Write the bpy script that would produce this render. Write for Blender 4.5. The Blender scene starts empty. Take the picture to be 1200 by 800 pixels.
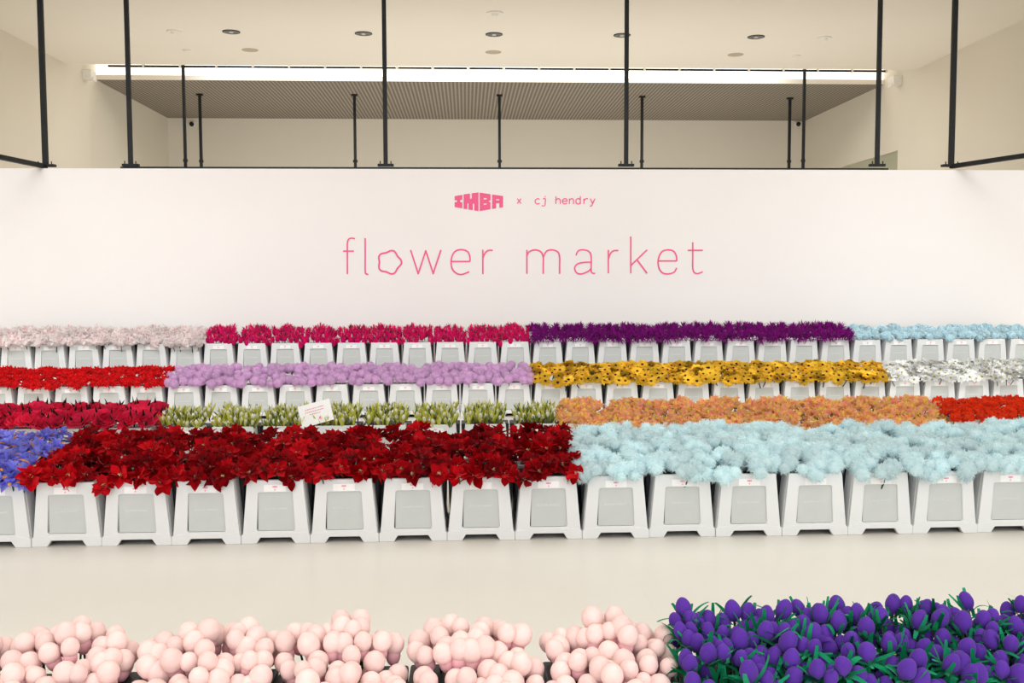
import bpy, bmesh, math, random
from mathutils import Vector, Matrix, Quaternion
random.seed(7)
SC = bpy.context.scene
COL = SC.collection
R_ = math.radians
# ------------------------------------------------------------------ camera
F_PX = 1150.0
YAW, PITCH, ROLL = 0.046438, 0.06539, -0.003107
CAM = Vector((0, 0, 1.61))
cy, sy, cp, sp = math.cos(YAW), math.sin(YAW), math.cos(PITCH), math.sin(PITCH)
FW = Vector((sy*cp, cy*cp, -sp)); RT = Vector((cy, -sy, 0)); UP = RT.cross(FW)
c_, s_ = math.cos(ROLL), math.sin(ROLL)
RT, UP = (c_*RT + s_*UP), (-s_*RT + c_*UP)
cam = bpy.data.cameras.new('camera'); cam.sensor_width = 36; cam.lens = F_PX/1200*36
cam.clip_end = 200
camo = bpy.data.objects.new('camera', cam); COL.objects.link(camo)
M = Matrix((RT, UP, -FW)).transposed().to_4x4(); M.translation = CAM
camo.matrix_world = M
SC.camera = camo
def ray(x, y): return FW*F_PX + RT*(x-600) - UP*(y-400)
def at_y(x, y, Y): d = ray(x, y); return CAM + d*(Y/d.y)
def at_z(x, y, z): d = ray(x, y); return CAM + d*((z-CAM.z)/d.z)
def at_x(x, y, X): d = ray(x, y); return CAM + d*(X/d.x)
# ------------------------------------------------------------------ light
SC.view_settings.view_transform = 'Standard'; SC.view_settings.look = 'None'
SC.view_settings.gamma = 1; SC.view_settings.use_curve_mapping = False
SC.view_settings.exposure = 0.07
w = bpy.data.worlds.new('world'); SC.world = w; w.use_nodes = True
w.node_tree.nodes['Background'].inputs[0].default_value = (0.94, 0.985, 1.04, 1)
w.node_tree.nodes['Background'].inputs[1].default_value = 0.9
def area(name, loc, size, power, col=(1, .95, .88), target=None):
    l = bpy.data.lights.new(name, 'AREA'); l.shape = 'RECTANGLE'; l.size, l.size_y = size
    l.energy = power; l.color = col
    o = bpy.data.objects.new(name, l); COL.objects.link(o); o.location = loc
    if target is not None:
        o.rotation_euler = (Vector(target)-Vector(loc)).to_track_quat('-Z', 'Y').to_euler()
    return o
WHITE = (.93, .99, 1.05)
area('gallery_light', (0.7, 1.0, 5.9), (16, 5), 225, WHITE)
area('gallery_light', (0.7, 7.5, 5.9), (16, 4), 190, WHITE)
area('front_light', (0.7, -3.6, 3.0), (17, 5), 350, WHITE, (0.7, 12, 1.6))  # added fill behind the camera, no fitting there
l = area('wall_washer', (0.7, 7.0, 5.8), (17.5, 0.8), 85, WHITE, (0.7, 13.0, 0.3)); l.data.spread = R_(70)
l = area('wall_washer', (-5.4, 7.4, 5.7), (4, 0.8), 22, WHITE, (-6.6, 13.4, .7)); l.data.spread = R_(80)
l = area('wall_washer', (6.8, 7.4, 5.7), (4, 0.8), 22, WHITE, (7.9, 13.4, .7)); l.data.spread = R_(80)
area('rear_light', (0.7, 24.6, 1.2), (16, 1.2), 110, (.97, .99, 1.0), (0.7, 28.3, 3.6))  # added fill hidden behind the partition to brighten the back wall
area('cove_lamp', (0.7, 22.25, 6.46), (13, 0.7), 260, (.97, .99, 1.0))
area('rear_uplight', (0.7, 21.2, 1.0), (16.5, 11), 400, (.97, .99, 1.0), (0.7, 24.5, 9))  # added upward fill, out of view, brightens the ceiling and rear hall
# ------------------------------------------------------------------ materials
def s2l(c):
    return tuple((v/255/12.92 if v/255 <= .04045 else ((v/255+.055)/1.055)**2.4) for v in c)
def mat(name, rgb, rough=.6, var=0.0, scale=30, spec=.3, metal=0, sheen=0, emit=0, trans=0):
    m = bpy.data.materials.new(name); m.use_nodes = True
    nt = m.node_tree; b = nt.nodes['Principled BSDF']
    c = s2l(rgb)
    b.inputs['Base Color'].default_value = (*c, 1)
    b.inputs['Roughness'].default_value = rough
    b.inputs['Specular IOR Level'].default_value = spec
    b.inputs['Metallic'].default_value = metal
    if sheen: b.inputs['Sheen Weight'].default_value = sheen; b.inputs['Sheen Roughness'].default_value = .5
    if emit:
        b.inputs['Emission Color'].default_value = (*c, 1); b.inputs['Emission Strength'].default_value = emit
    if var:
        tc = nt.nodes.new('ShaderNodeTexCoord'); n = nt.nodes.new('ShaderNodeTexNoise')
        n.inputs['Scale'].default_value = scale; n.inputs['Detail'].default_value = 3
        r = nt.nodes.new('ShaderNodeValToRGB')
        r.color_ramp.elements[0].position = .3; r.color_ramp.elements[1].position = .7
        r.color_ramp.elements[0].color = (*[v*(1-var) for v in c], 1)
        r.color_ramp.elements[1].color = (*[min(1, v*(1+var)) for v in c], 1)
        nt.links.new(tc.outputs['Object'], n.inputs['Vector'])
        nt.links.new(n.outputs['Fac'], r.inputs['Fac'])
        nt.links.new(r.outputs['Color'], b.inputs['Base Color'])
    return m
def petal_mat(name, rgb, var=.12, vobj=.1, tl=.35):
    """plush petal: noise over the cloth and a small change of brightness from flower to flower"""
    m = mat(name, rgb, .85, var, 25, .1, sheen=.15)
    nt = m.node_tree; b = nt.nodes['Principled BSDF']
    oi = nt.nodes.new('ShaderNodeObjectInfo'); mr = nt.nodes.new('ShaderNodeMapRange')
    mr.inputs['To Min'].default_value = 1-vobj; mr.inputs['To Max'].default_value = 1+vobj
    hs = nt.nodes.new('ShaderNodeHueSaturation')
    src = b.inputs['Base Color'].links[0].from_socket
    nt.links.new(oi.outputs['Random'], mr.inputs['Value'])
    nt.links.new(mr.outputs['Result'], hs.inputs['Value'])
    nt.links.new(src, hs.inputs['Color']); nt.links.new(hs.outputs['Color'], b.inputs['Base Color'])
    tr = nt.nodes.new('ShaderNodeBsdfTranslucent'); mx = nt.nodes.new('ShaderNodeMixShader'); mx.inputs[0].default_value = tl
    nt.links.new(hs.outputs['Color'], tr.inputs['Color']); nt.links.new(b.outputs[0], mx.inputs[1]); nt.links.new(tr.outputs[0], mx.inputs[2])
    nt.links.new(mx.outputs[0], nt.nodes['Material Output'].inputs['Surface'])
    return m
MT = {}
MT['partition'] = mat('partition_paint', (248, 241, 237), .75, .015, .5, .2)
MT['wall'] = mat('wall_paint', (222, 213, 196), .8, .015, .6, .2)
MT['ceiling'] = mat('ceiling_paint', (238, 229, 214), .85, .01, .6, .2)
MT['black'] = mat('black_steel', (16, 18, 22), .6, .1, 8, .4)
MT['white'] = mat('white_plastic', (230, 229, 227), .45, .012, 6, .4)
MT['insert'] = mat('grey_panel', (203, 204, 200), .5, .02, 9, .3)
MT['dark'] = mat('charcoal_plastic', (38, 41, 46), .5, .08, 8, .4)
MT['tag'] = mat('tag_card', (253, 250, 247), .6, .01, 20)
MT['pink'] = mat('pink_vinyl', (247, 100, 146), .6, .02, 20)
MT['tagpink'] = mat('pale_pink_print', (248, 160, 182), .6, .01, 20)
MT['palegrey'] = mat('pale_print', (232, 231, 228), .6, .01, 20)
MT['lamp_metal'] = mat('grille_metal', (128, 127, 124), .45, .15, 20, .5)
MT['tan'] = mat('speaker_cloth', (186, 172, 150), .8, .05, 60)
MT['fitting'] = mat('white_fitting', (236, 230, 218), .5, .01, 5)
MT['stem'] = mat('stem_green', (48, 80, 44), .7, .2, 30)
MT['glow'] = mat('light_diffuser', (255, 252, 244), .6, emit=1.25)  # emission put into the fascia colour in place of lamplight on it
MT['greenglass'] = mat('green_grey_panel', (172, 170, 146), .35, .03, 2)
MT['lip'] = mat('cove_lip', (236, 226, 210), .7, .01, 2)
def floor_mat():
    m = mat('polished_floor', (229, 223, 213), .38, .02, .8, .45)
    nt = m.node_tree; b = nt.nodes['Principled BSDF']
    br = nt.nodes.new('ShaderNodeTexBrick'); tc = nt.nodes.new('ShaderNodeTexCoord')
    br.offset = 0; br.inputs['Scale'].default_value = 1
    br.inputs['Brick Width'].default_value = .9; br.inputs['Row Height'].default_value = .9
    br.inputs['Mortar Size'].default_value = .004
    src = b.inputs['Base Color'].links[0].from_socket
    mx = nt.nodes.new('ShaderNodeMix'); mx.data_type = 'RGBA'; mx.blend_type = 'MULTIPLY'
    br.inputs['Color1'].default_value = (1, 1, 1, 1); br.inputs['Color2'].default_value = (.985, .985, .985, 1)
    br.inputs['Mortar'].default_value = (.975, .975, .97, 1)
    mx.inputs[0].default_value = 1
    nt.links.new(tc.outputs['Object'], br.inputs['Vector'])
    nt.links.new(src, mx.inputs[6]); nt.links.new(br.outputs['Color'], mx.inputs[7])
    nt.links.new(mx.outputs[2], b.inputs['Base Color'])
    return m
MT['floor'] = floor_mat()
def perforated_mat():
    m = mat('perforated_panels', (176, 164, 146), .8, spec=.2)
    nt = m.node_tree; b = nt.nodes['Principled BSDF']
    tc = nt.nodes.new('ShaderNodeTexCoord')
    mp = nt.nodes.new('ShaderNodeMapping'); mp.inputs['Scale'].default_value = (11, 11, 11)
    nt.links.new(tc.outputs['Object'], mp.inputs['Vector'])
    vo = nt.nodes.new('ShaderNodeTexVoronoi'); vo.voronoi_dimensions = '2D'; vo.inputs['Randomness'].default_value = 0; vo.inputs['Scale'].default_value = 1
    nt.links.new(mp.outputs['Vector'], vo.inputs['Vector'])
    rp = nt.nodes.new('ShaderNodeValToRGB'); rp.color_ramp.interpolation = 'LINEAR'
    rp.color_ramp.elements[0].position = .33; rp.color_ramp.elements[0].color = (*s2l((84, 77, 67)), 1)
    rp.color_ramp.elements[1].position = .38; rp.color_ramp.elements[1].color = (*s2l((160, 150, 135)), 1)
    nt.links.new(vo.outputs['Distance'], rp.inputs['Fac']); nt.links.new(rp.outputs['Color'], b.inputs['Base Color'])
    return m
MT['perf'] = perforated_mat()
# ------------------------------------------------------------------ mesh helpers
def mesh_of(name, bm, mats, smooth=False):
    me = bpy.data.meshes.new(name)
    bmesh.ops.recalc_face_normals(bm, faces=bm.faces)
    bm.to_mesh(me); bm.free()
    for m in (mats if isinstance(mats, (list, tuple)) else [mats]): me.materials.append(m)
    if smooth:
        for p in me.polygons: p.use_smooth = True
    return me
def place(name, me, parent=None, loc=(0, 0, 0)):
    o = bpy.data.objects.new(name, me); COL.objects.link(o); o.location = loc
    if parent is not None: o.parent = parent
    return o
def obj(name, bm, mats, parent=None, smooth=False, loc=(0, 0, 0)):
    return place(name, mesh_of(name, bm, mats, smooth), parent, loc)
def empty(name, loc=(0, 0, 0)):
    o = bpy.data.objects.new(name, None); COL.objects.link(o); o.location = loc; o.empty_display_size = .05
    return o
def tag(o, label, cat, group=None):
    o['label'] = label; o['category'] = cat
    if group: o['group'] = group
    return o
def struct(name, bm, mats, smooth=False):
    o = obj(name, bm, mats, None, smooth); o['kind'] = 'structure'; return o
def box(bm, lo, hi, mi=0, bev=0):
    lo, hi = Vector(lo), Vector(hi)
    r = bmesh.ops.create_cube(bm, size=1, matrix=Matrix.Translation((lo+hi)/2) @ Matrix.Diagonal((*(hi-lo), 1)))
    fs = {f for v in r['verts'] for f in v.link_faces}
    for f in fs: f.material_index = mi
    if bev:
        es = list({e for v in r['verts'] for e in v.link_edges})
        bmesh.ops.bevel(bm, geom=es, offset=bev, segments=2, affect='EDGES', profile=.5)
    return bm
def hexa(bm, pts, mi=0, bev=0):
    """8 points: bottom ring then top ring"""
    v = [bm.verts.new(p) for p in pts]
    fs = [bm.faces.new([v[i] for i in q]) for q in ((3, 2, 1, 0), (4, 5, 6, 7), (0, 1, 5, 4), (1, 2, 6, 5), (2, 3, 7, 6), (3, 0, 4, 7))]
    for f in fs: f.material_index = mi
    if bev:
        es = list({e for f in fs for e in f.edges})
        bmesh.ops.bevel(bm, geom=es, offset=bev, segments=2, affect='EDGES', profile=.5)
def prism(bm, poly, y0, y1, mi=0):
    """polygon in x,z extruded from y0 to y1"""
    a = [bm.verts.new((x, y0, z)) for x, z in poly]; b = [bm.verts.new((x, y1, z)) for x, z in poly]
    n = len(poly); fs = [bm.faces.new(a), bm.faces.new(b[::-1])]
    for i in range(n): fs.append(bm.faces.new((a[i], b[i], b[(i+1) % n], a[(i+1) % n])))
    for f in fs: f.material_index = mi
def tube(bm, pts, rad, n=6, mi=0, r1=None):
    rings = []
    for i, p in enumerate(pts):
        p = Vector(p)
        d = (Vector(pts[min(i+1, len(pts)-1)]) - Vector(pts[max(i-1, 0)])).normalized()
        a = d.orthogonal().normalized(); b = d.cross(a)
        r = rad if r1 is None else rad + (r1-rad)*i/(len(pts)-1)
        rings.append([bm.verts.new(p + (a*math.cos(k*2*math.pi/n) + b*math.sin(k*2*math.pi/n))*r) for k in range(n)])
    fs = []
    for i in range(len(rings)-1):
        for k in range(n): fs.append(bm.faces.new((rings[i][k], rings[i][(k+1) % n], rings[i+1][(k+1) % n], rings[i+1][k])))
    fs.append(bm.faces.new(rings[0][::-1])); fs.append(bm.faces.new(rings[-1]))
    for f in fs: f.material_index = mi
def disc(bm, r, z0, z1, n=24, mi=0, r2=None):
    x = bmesh.ops.create_cone(bm, cap_ends=True, segments=n, radius1=r if r2 is None else r2, radius2=r, depth=abs(z1-z0),
                              matrix=Matrix.Translation((0, 0, (z0+z1)/2)))
    for f in {f for v in x['verts'] for f in v.link_faces}: f.material_index = mi
def ribbon(bm, pts, wd, th, closed=False):
    """flat stroke in the x,z plane, thickness th towards -y"""
    n = len(pts); L = []; Rr = []
    for i, p in enumerate(pts):
        if closed: a, b = pts[i-1], pts[(i+1) % n]
        else: a, b = pts[max(i-1, 0)], pts[min(i+1, n-1)]
        d = Vector((b[0]-a[0], b[1]-a[1])); d = d.normalized() if d.length > 1e-9 else Vector((1, 0))
        q = Vector((-d.y, d.x))*wd/2
        L.append((p[0]+q.x, p[1]+q.y)); Rr.append((p[0]-q.x, p[1]-q.y))
    def V(c, y): return bm.verts.new((c[0], y, c[1]))
    A = [V(c, -th) for c in L]; B = [V(c, -th) for c in Rr]; C = [V(c, 0) for c in L]; D = [V(c, 0) for c in Rr]
    for i in range(n if closed else n-1):
        j = (i+1) % n
        for q in ((A[i], A[j], B[j], B[i]), (C[i], D[i], D[j], C[j]), (A[i], C[i], C[j], A[j]), (B[i], B[j], D[j], D[i])):
            bm.faces.new(q)
    if not closed:
        bm.faces.new((A[0], B[0], D[0], C[0])); bm.faces.new((A[-1], C[-1], D[-1], B[-1]))
# ------------------------------------------------------------------ the hall
H = 6.1; XL, XR = -8.35, 9.83; Y_EDGE, Y_SLOT, Y_BACK = 21.35, 22.95, 28.35; Y_FRONT = -4.0
Y_P = 13.4; Z_P = 3.07
struct('floor', box(bmesh.new(), (XL, Y_FRONT, -.1), (XR, Y_BACK, 0)), MT['floor'])
struct('wall_left', box(bmesh.new(), (XL-.2, Y_FRONT, 0), (XL, Y_BACK, H+.6)), MT['wall'])
bm = bmesh.new()
# wall on the other side with an opening for the green-grey glazed panel
wy0, wy1 = at_x(1052, 176, XR).y, at_x(985, 196, XR).y
wz1 = at_x(1052, 176, XR).z; wz0 = .1
box(bm, (XR, Y_FRONT, 0), (XR+.2, wy0, H+.6)); box(bm, (XR, wy1, 0), (XR+.2, Y_BACK, H+.6))
box(bm, (XR, wy0, wz1), (XR+.2, wy1, H+.6)); box(bm, (XR, wy0, 0), (XR+.2, wy1, wz0))
struct('wall_right', bm, MT['wall'])
struct('window_1', box(bmesh.new(), (XR+.06, wy0, wz0), (XR+.1, wy1, wz1)), MT['greenglass'])
struct('wall_back', box(bmesh.new(), (XL-.2, Y_BACK, 0), (XR+.2, Y_BACK+.2, H+.6)), MT['wall'])
struct('ceiling', box(bmesh.new(), (XL, Y_FRONT, H), (XR, Y_EDGE, H+.12)), MT['ceiling'])
struct('ceiling_rear', box(bmesh.new(), (XL, Y_SLOT+.03, H), (XR, Y_BACK, H+.1)), MT['perf'])
struct('ceiling_slot', box(bmesh.new(), (XL, Y_EDGE-.6, H+.5), (XR, Y_BACK, H+.6)), MT['ceiling'])
struct('trim_1', box(bmesh.new(), (XL, Y_SLOT-.03, H), (XR, Y_SLOT+.03, H+.1)), MT['lip'])
o = obj('cove_light', box(bmesh.new(), (XL+.02, Y_SLOT+.0, H+.1), (XR-.02, Y_SLOT+.06, H+.5)), MT['glow'])  # back face of the slot, made to glow as if lit by the cove
tag(o, 'long glowing white cove light in the slot between the two ceilings', 'light')
struct('wall_partition', box(bmesh.new(), (-10.2 if False else XL+.4, Y_P, 0), (XR-.4, Y_P+.22, Z_P), 0, .006), MT['partition'])

# ceiling fittings
def downlight(px, py, label):
    p = at_z(px, py, H); t = empty('downlight', p)
    tag(t, label, 'downlight', 'recessed ceiling downlights')
    b = bmesh.new(); n = 28
    for r0, r1, z0, z1 in ((.135, .158, -.012, .0),):
        ring = [[b.verts.new((r*math.cos(k*2*math.pi/n), r*math.sin(k*2*math.pi/n), z)) for k in range(n)] for r, z in ((r0, z0), (r1, z0), (r1, z1))]
        for i in range(2):
            for k in range(n): b.faces.new((ring[i][k], ring[i][(k+1) % n], ring[i+1][(k+1) % n], ring[i+1][k]))
    obj('trim_ring', b, MT['black'], t)
    b = bmesh.new()
    for q, r in enumerate((.13, .09, .05)):
        tube(b, [(r*math.cos(a*2*math.pi/24), r*math.sin(a*2*math.pi/24), -.008) for a in range(25)], .012, 5)
    disc(b, .14, -.004, 0)
    obj('baffle', b, MT['lamp_metal'], t)
    b = bmesh.new(); disc(b, .045, -.014, -.002); obj('bulb', b, MT['fitting'], t)
dl = [(271, 37), (426, 39), (579, 40), (729, 41), (886, 43)]
dn = ['dark round downlight in the ceiling beside the first tall hanging pole from one end, near the domed detector',
      'dark round downlight in the ceiling just beside the second tall pole', 'dark round downlight in the ceiling above the middle of the sign',
      'dark round downlight half hidden behind the third tall pole', 'dark round downlight in the ceiling above the yellow flowers']
dn[0] = 'dark round downlight in the ceiling above the magenta flowers and the tan speaker'
for q, lb in zip(dl, dn): downlight(*q, lb)
for q, lb in zip([(293, 58.5), (578, 61), (862, 64)], ['flat tan round ceiling speaker behind the downlight above the magenta flowers',
        'flat tan round ceiling speaker above the middle of the sign', 'flat tan round ceiling speaker behind the downlight above the yellow flowers']):
    b = bmesh.new(); disc(b, .16, -.006, 0, 28)
    t = obj('ceiling_speaker', b, MT['tan'], loc=at_z(*q, H)); tag(t, lb, 'speaker', 'ceiling speakers')
for q, r, lb in zip([(204, 36.5), (580, 15), (966, 44), (219, 58.5), (933, 65)], [.13, .14, .13, .08, .08],
        ['white domed smoke detector in the ceiling over the iris end of the rows', 'white domed smoke detector in the ceiling in front of the middle downlight',
         'white domed smoke detector in the ceiling over the orange flowers', 'small white sprinkler cap in the ceiling near the tall pole at the iris end',
         'small white sprinkler cap in the ceiling near the orange flower end']):
    b = bmesh.new(); disc(b, r, -.02, 0, 24); disc(b, r*.5, -.06, -.02, 24, r2=r*.3) if r > .1 else disc(b, r*.6, -.03, -.02, 20)
    t = obj('smoke_detector' if r > .1 else 'ceiling_sprinkler', b, MT['fitting'], smooth=False, loc=at_z(*q, H)); tag(t, lb, 'detector' if r > .1 else 'sprinkler', 'ceiling fittings')
# lighting track in the slot
t = empty('lighting_track', (0, Y_EDGE+.3, H+.03)); tag(t, 'thin black lighting track running along the ceiling slot edge', 'lighting track')
b0 = bmesh.new(); box(b0, (0, -.02, -.02), (.72, .02, .02)); seg = mesh_of('track_segment', b0, MT['black'])
b0 = bmesh.new(); box(b0, (-.02, -.03, -.03), (.02, .03, .47)); clip = mesh_of('track_clip', b0, MT['fitting'])
x = XL + .75
while x < XR - 1.2:
    s = place('track_segment', seg, t, (x, 0, 0)); place('track_clip', clip, t, (x+.745, 0, 0)); x += .77
# fittings on the side walls and dome cameras on the back wall
for X, q, sg, lb in ((XL, (99, 88), 1, 'small white box fitting high on the wall at the iris end under the ceiling slot'),
                     (XR, (1054, 95), -1, 'small white box fitting high on the orange flower end wall under the ceiling slot')):
    p = at_x(*q, X); b = bmesh.new(); box(b, (0 if sg > 0 else -.2, -.15, -.1), (.2 if sg > 0 else 0, .15, .1), 0, .01)
    box(b, (.2*sg-.03, -.1, -.13), (.2*sg+.03, .1, -.06), 0, .01)
    tag(obj('wall_fitting', b, MT['fitting'], loc=p), lb, 'fitting', 'wall fittings')
for q, lb in (((226, 147), 'tiny dark security camera on the back wall at the iris end corner'), ((934, 147), 'tiny dark security camera on the back wall at the orange flower end corner')):
    p = at_y(*q, Y_BACK); t = empty('security_camera', p); tag(t, lb, 'camera', 'security cameras')
    b = bmesh.new(); box(b, (-.07, -.03, -.02), (.07, 0, .1), 0, .008); box(b, (-.02, -.13, .02), (.02, -.02, .06)); obj('bracket', b, MT['fitting'], t)
    b = bmesh.new(); bmesh.ops.create_uvsphere(b, u_segments=16, v_segments=10, radius=.065, matrix=Matrix.Translation((0, -.12, .02))); obj('dome', b, MT['black'], t, True)

# ------------------------------------------------------------------ black hanging frame
def pole(px, py, Y, ztop, wdt, label, grp, cat='pole', base=True):
    p = at_y(px, py, Y)
    t = empty('hanging_pole', (p.x, Y, p.z)); tag(t, label, cat, grp)
    L = ztop - p.z
    b = bmesh.new(); box(b, (-wdt/2, -wdt/2, 0), (wdt/2, wdt/2, L), 0, wdt*.1); obj('tube', b, MT['black'], t)
    b = bmesh.new(); box(b, (-wdt*1.1, -wdt*.9, L-.04), (wdt*1.1, wdt*.9, L)); obj('ceiling_plate', b, MT['black'], t)
    if base:
        b = bmesh.new(); box(b, (-wdt*1.9, -wdt*.7, -.01), (wdt*1.9, wdt*.7, .022))
        for s in (-1, 1): tube(b, [(s*wdt*1.3, -.02, .0), (s*wdt*1.3, -.02, .06)], .008)
        obj('bracket', b, MT['black'], t)
    else:
        b = bmesh.new(); tube(b, [(0, 0, .14), (0, 0, .2)], wdt*.85, 8); obj('collar', b, MT['black'], t)
YR = Y_P + .11
zr = at_y(600, 196.3, YR).z
xl, xr = at_y(142, 196, YR).x, at_y(1040, 198, YR).x
b = bmesh.new(); box(b, (xl, YR-.04, Z_P), (xr, YR+.04, Z_P+.032), 0, .006)
tag(obj('frame_rail', b, MT['black']), 'long black steel rail lying along the top of the white sign wall', 'rail', 'black frame rails')
for px, lb in ((153.3, 'first thick black hanging pole on the sign wall rail, nearest the pale pink flowers'), (452, 'second thick black hanging pole, above the letter w of the sign'),
               (733.7, 'third thick black hanging pole, above the letter k of the sign'), (1027.7, 'fourth thick black hanging pole on the sign wall rail, above the white daisies')):
    pole(px, 194, YR, H, .056, lb, 'thick black poles on the sign wall')
for px, qx, qy, lb, lr in ((53.5, 0, 184, 'thick black hanging pole beyond the end of the top rail, above the pale pink flowers', 'sloping black rail running out from the pole above the pale pink flowers'),
                           (1114.5, 1200, 182.5, 'thick black hanging pole beyond the end of the top rail, above the pale blue flowers', 'sloping black rail running out from the pole above the pale blue flowers')):
    pole(px, 194.5, YR, H, .066, lb, 'thick black poles on the sign wall')
    p = at_y(px, 195, YR); q = at_z(qx, qy, p.z)
    d = (q - p); d.z = 0; e = p + d*2.2
    b = bmesh.new(); tube(b, [p, e], .042, 4)
    tag(obj('frame_rail', b, MT['black']), lr, 'rail', 'black frame rails')
for i, (px, py) in enumerate(((236, 110), (416.5, 110.5), (585.5, 111), (752, 112.5), (924.5, 114.5))):
    p = at_z(px, py, H)
    lb = 'slender black pole hanging from the perforated ceiling, ' + ['nearest the iris end', 'between the first two thick poles', 'above the middle of the sign', 'just beyond the third thick pole', 'nearest the orange flower end'][i]
    pole(px, 197, p.y, H, .066, lb, 'slender black poles at the back', base=False)
for px, py, lb in ((216, 86, 'slender black pole hanging from the ceiling slot at the iris end'), (941.5, 91, 'slender black pole hanging from the ceiling slot at the orange flower end')):
    pole(px+1.5 if px < 500 else px-.5, 197, Y_SLOT-.4, H+.5, .062, lb, 'slender black poles from the slot', base=False)

# ------------------------------------------------------------------ writing on the sign wall
YL = Y_P - .002
def catmull(P, k=6, closed=False):
    n = len(P); out = []
    for i in range(n if closed else n-1):
        p0, p1, p2, p3 = (P[(i-1) % n], P[i], P[(i+1) % n], P[(i+2) % n]) if closed else (P[max(i-1, 0)], P[i], P[i+1], P[min(i+2, n-1)])
        for j in range(k):
            t = j/k
            out.append(tuple(.5*((2*b) + (-a+c)*t + (2*a-5*b+4*c-d)*t*t + (-a+3*b-3*c+d)*t**3) for a, b, c, d in zip(p0, p1, p2, p3)))
    if not closed: out.append(P[-1])
    return out
def arc(cx, cy_, rx, ry, a0, a1, n=18):
    return [(cx+rx*math.cos(R_(a0+(a1-a0)*i/n)), cy_-ry*math.sin(R_(a0+(a1-a0)*i/n))) for i in range(n+1)]
def letter(parent, strokes, ox, oy, k, wd, closed=False):
    b = bmesh.new()
    for q_, st in enumerate(strokes):
        pts = [at_y(ox+u/k, oy+v/k, YL) for u, v in st]
        ribbon(b, [(p.x, p.z) for p in pts], wd*YL/F_PX, .004 + .0012*q_, closed)
    return obj('letter', b, MT['pink'], parent, loc=(0, YL, 0))
t = empty('sign_lettering'); tag(t, 'large thin pink lettering reading flower market on the white wall', 'lettering')
k, ox, oy, WD = 5.4545, 395, 265, 1.75
letter(t, [catmull([(66, 306), (66, 160), (66, 110), (74, 84), (92, 76), (115, 80)]), [(38, 159), (108, 159)]], ox, oy, k, WD)
letter(t, [catmull([(180, 76), (180, 180), (180, 285), (184, 302), (200, 309)])], ox, oy, k, WD)
fl = [(335 + (71 + 6.5*math.cos(R_(5*a)))*math.cos(R_(a)), 230 - (71 + 6.5*math.cos(R_(5*a)))*math.sin(R_(a))) for a in range(0, 360, 5)]
letter(t, [fl], ox, oy, k, 2.0, True)
letter(t, [[(470, 151), (520, 306)], [(518, 306), (568, 153)], [(566, 153), (616, 306)], [(613, 306), (664, 151)]], ox, oy, k, WD)
letter(t, [[(730, 225), (850, 225)] , catmull([(850, 225), (848, 190), (832, 160), (792, 149), (750, 165), (730, 215), (735, 268), (760, 298), (795, 308), (845, 291)])], ox, oy, k, WD)
letter(t, [[(932, 306), (932, 150)], catmull([(932, 205), (944, 175), (965, 155), (995, 154)])], ox, oy, k, WD)
k, ox = 5.217, 605
letter(t, [[(65, 291), (65, 144)], catmull([(65, 180), (80, 155), (118, 144), (152, 158), (165, 190), (165, 230), (165, 291)]), catmull([(165, 190), (185, 153), (220, 144), (255, 158), (265, 190), (265, 230), (265, 291)])], ox, oy, k, WD)
letter(t, [catmull([(365, 178), (380, 150), (412, 144), (445, 155), (458, 185), (458, 265), (464, 285), (482, 288)]), catmull([(458, 220), (420, 220), (375, 230), (357, 256), (370, 285), (400, 291), (440, 275), (458, 258)])], ox, oy, k, WD)
letter(t, [[(563, 288), (563, 144)], catmull([(563, 200), (575, 168), (595, 150), (624, 148)])], ox, oy, k, WD)
letter(t, [[(700, 288), (700, 62)], [(700, 240), (800, 144)], [(738, 205), (800, 288)]], ox, oy, k, WD)
letter(t, [[(868, 212), (981, 212)], catmull([(981, 212), (978, 180), (960, 152), (925, 144), (888, 158), (868, 205), (872, 255), (895, 285), (930, 291), (965, 280), (980, 254)])], ox, oy, k, WD)
letter(t, [catmull([(1079, 98), (1079, 180), (1079, 255), (1088, 282), (1110, 289), (1140, 278)]), [(1048, 147), (1140, 147)]], ox, oy, k, WD)
t2 = empty('name_lettering'); tag(t2, 'small pink typewriter lettering reading x cj hendry above the big sign', 'lettering')
k, ox, oy, WD = 6.667, 525, 220, 1.15
letter(t2, [[(541, 84), (571, 123)], [(571, 84), (541, 123)]], ox, oy, k, WD)
letter(t2, [catmull([(716, 90), (702, 84), (686, 92), (680, 106), (688, 121), (703, 126), (717, 120)])], ox, oy, k, WD)
letter(t2, [catmull([(742, 86), (760, 86), (760, 115), (758, 134), (748, 142), (732, 138)]), [(756, 68), (764, 68)]], ox, oy, k, WD)
letter(t2, [[(843, 126), (843, 66)], catmull([(843, 98), (855, 86), (868, 86), (877, 98), (877, 112), (877, 126)])], ox, oy, k, WD)
letter(t2, [[(895, 105), (931, 105)], catmull([(931, 105), (926, 89), (912, 84), (898, 92), (894, 106), (901, 122), (915, 126), (930, 119)])], ox, oy, k, WD)
letter(t2, [[(948, 126), (948, 84)], catmull([(948, 98), (960, 86), (973, 86), (981, 98), (981, 112), (981, 126)])], ox, oy, k, WD)
letter(t2, [[(1034, 126), (1034, 66)], catmull([(1034, 94), (1020, 84), (1004, 90), (999, 106), (1005, 121), (1020, 126), (1034, 115)])], ox, oy, k, WD)
letter(t2, [[(1062, 126), (1062, 84)], catmull([(1062, 102), (1070, 90), (1082, 84), (1094, 87)])], ox, oy, k, WD)
letter(t2, [[(1112, 84), (1130, 124)], catmull([(1148, 84), (1130, 124), (1122, 140), (1108, 143)])], ox, oy, k, WD)
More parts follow.
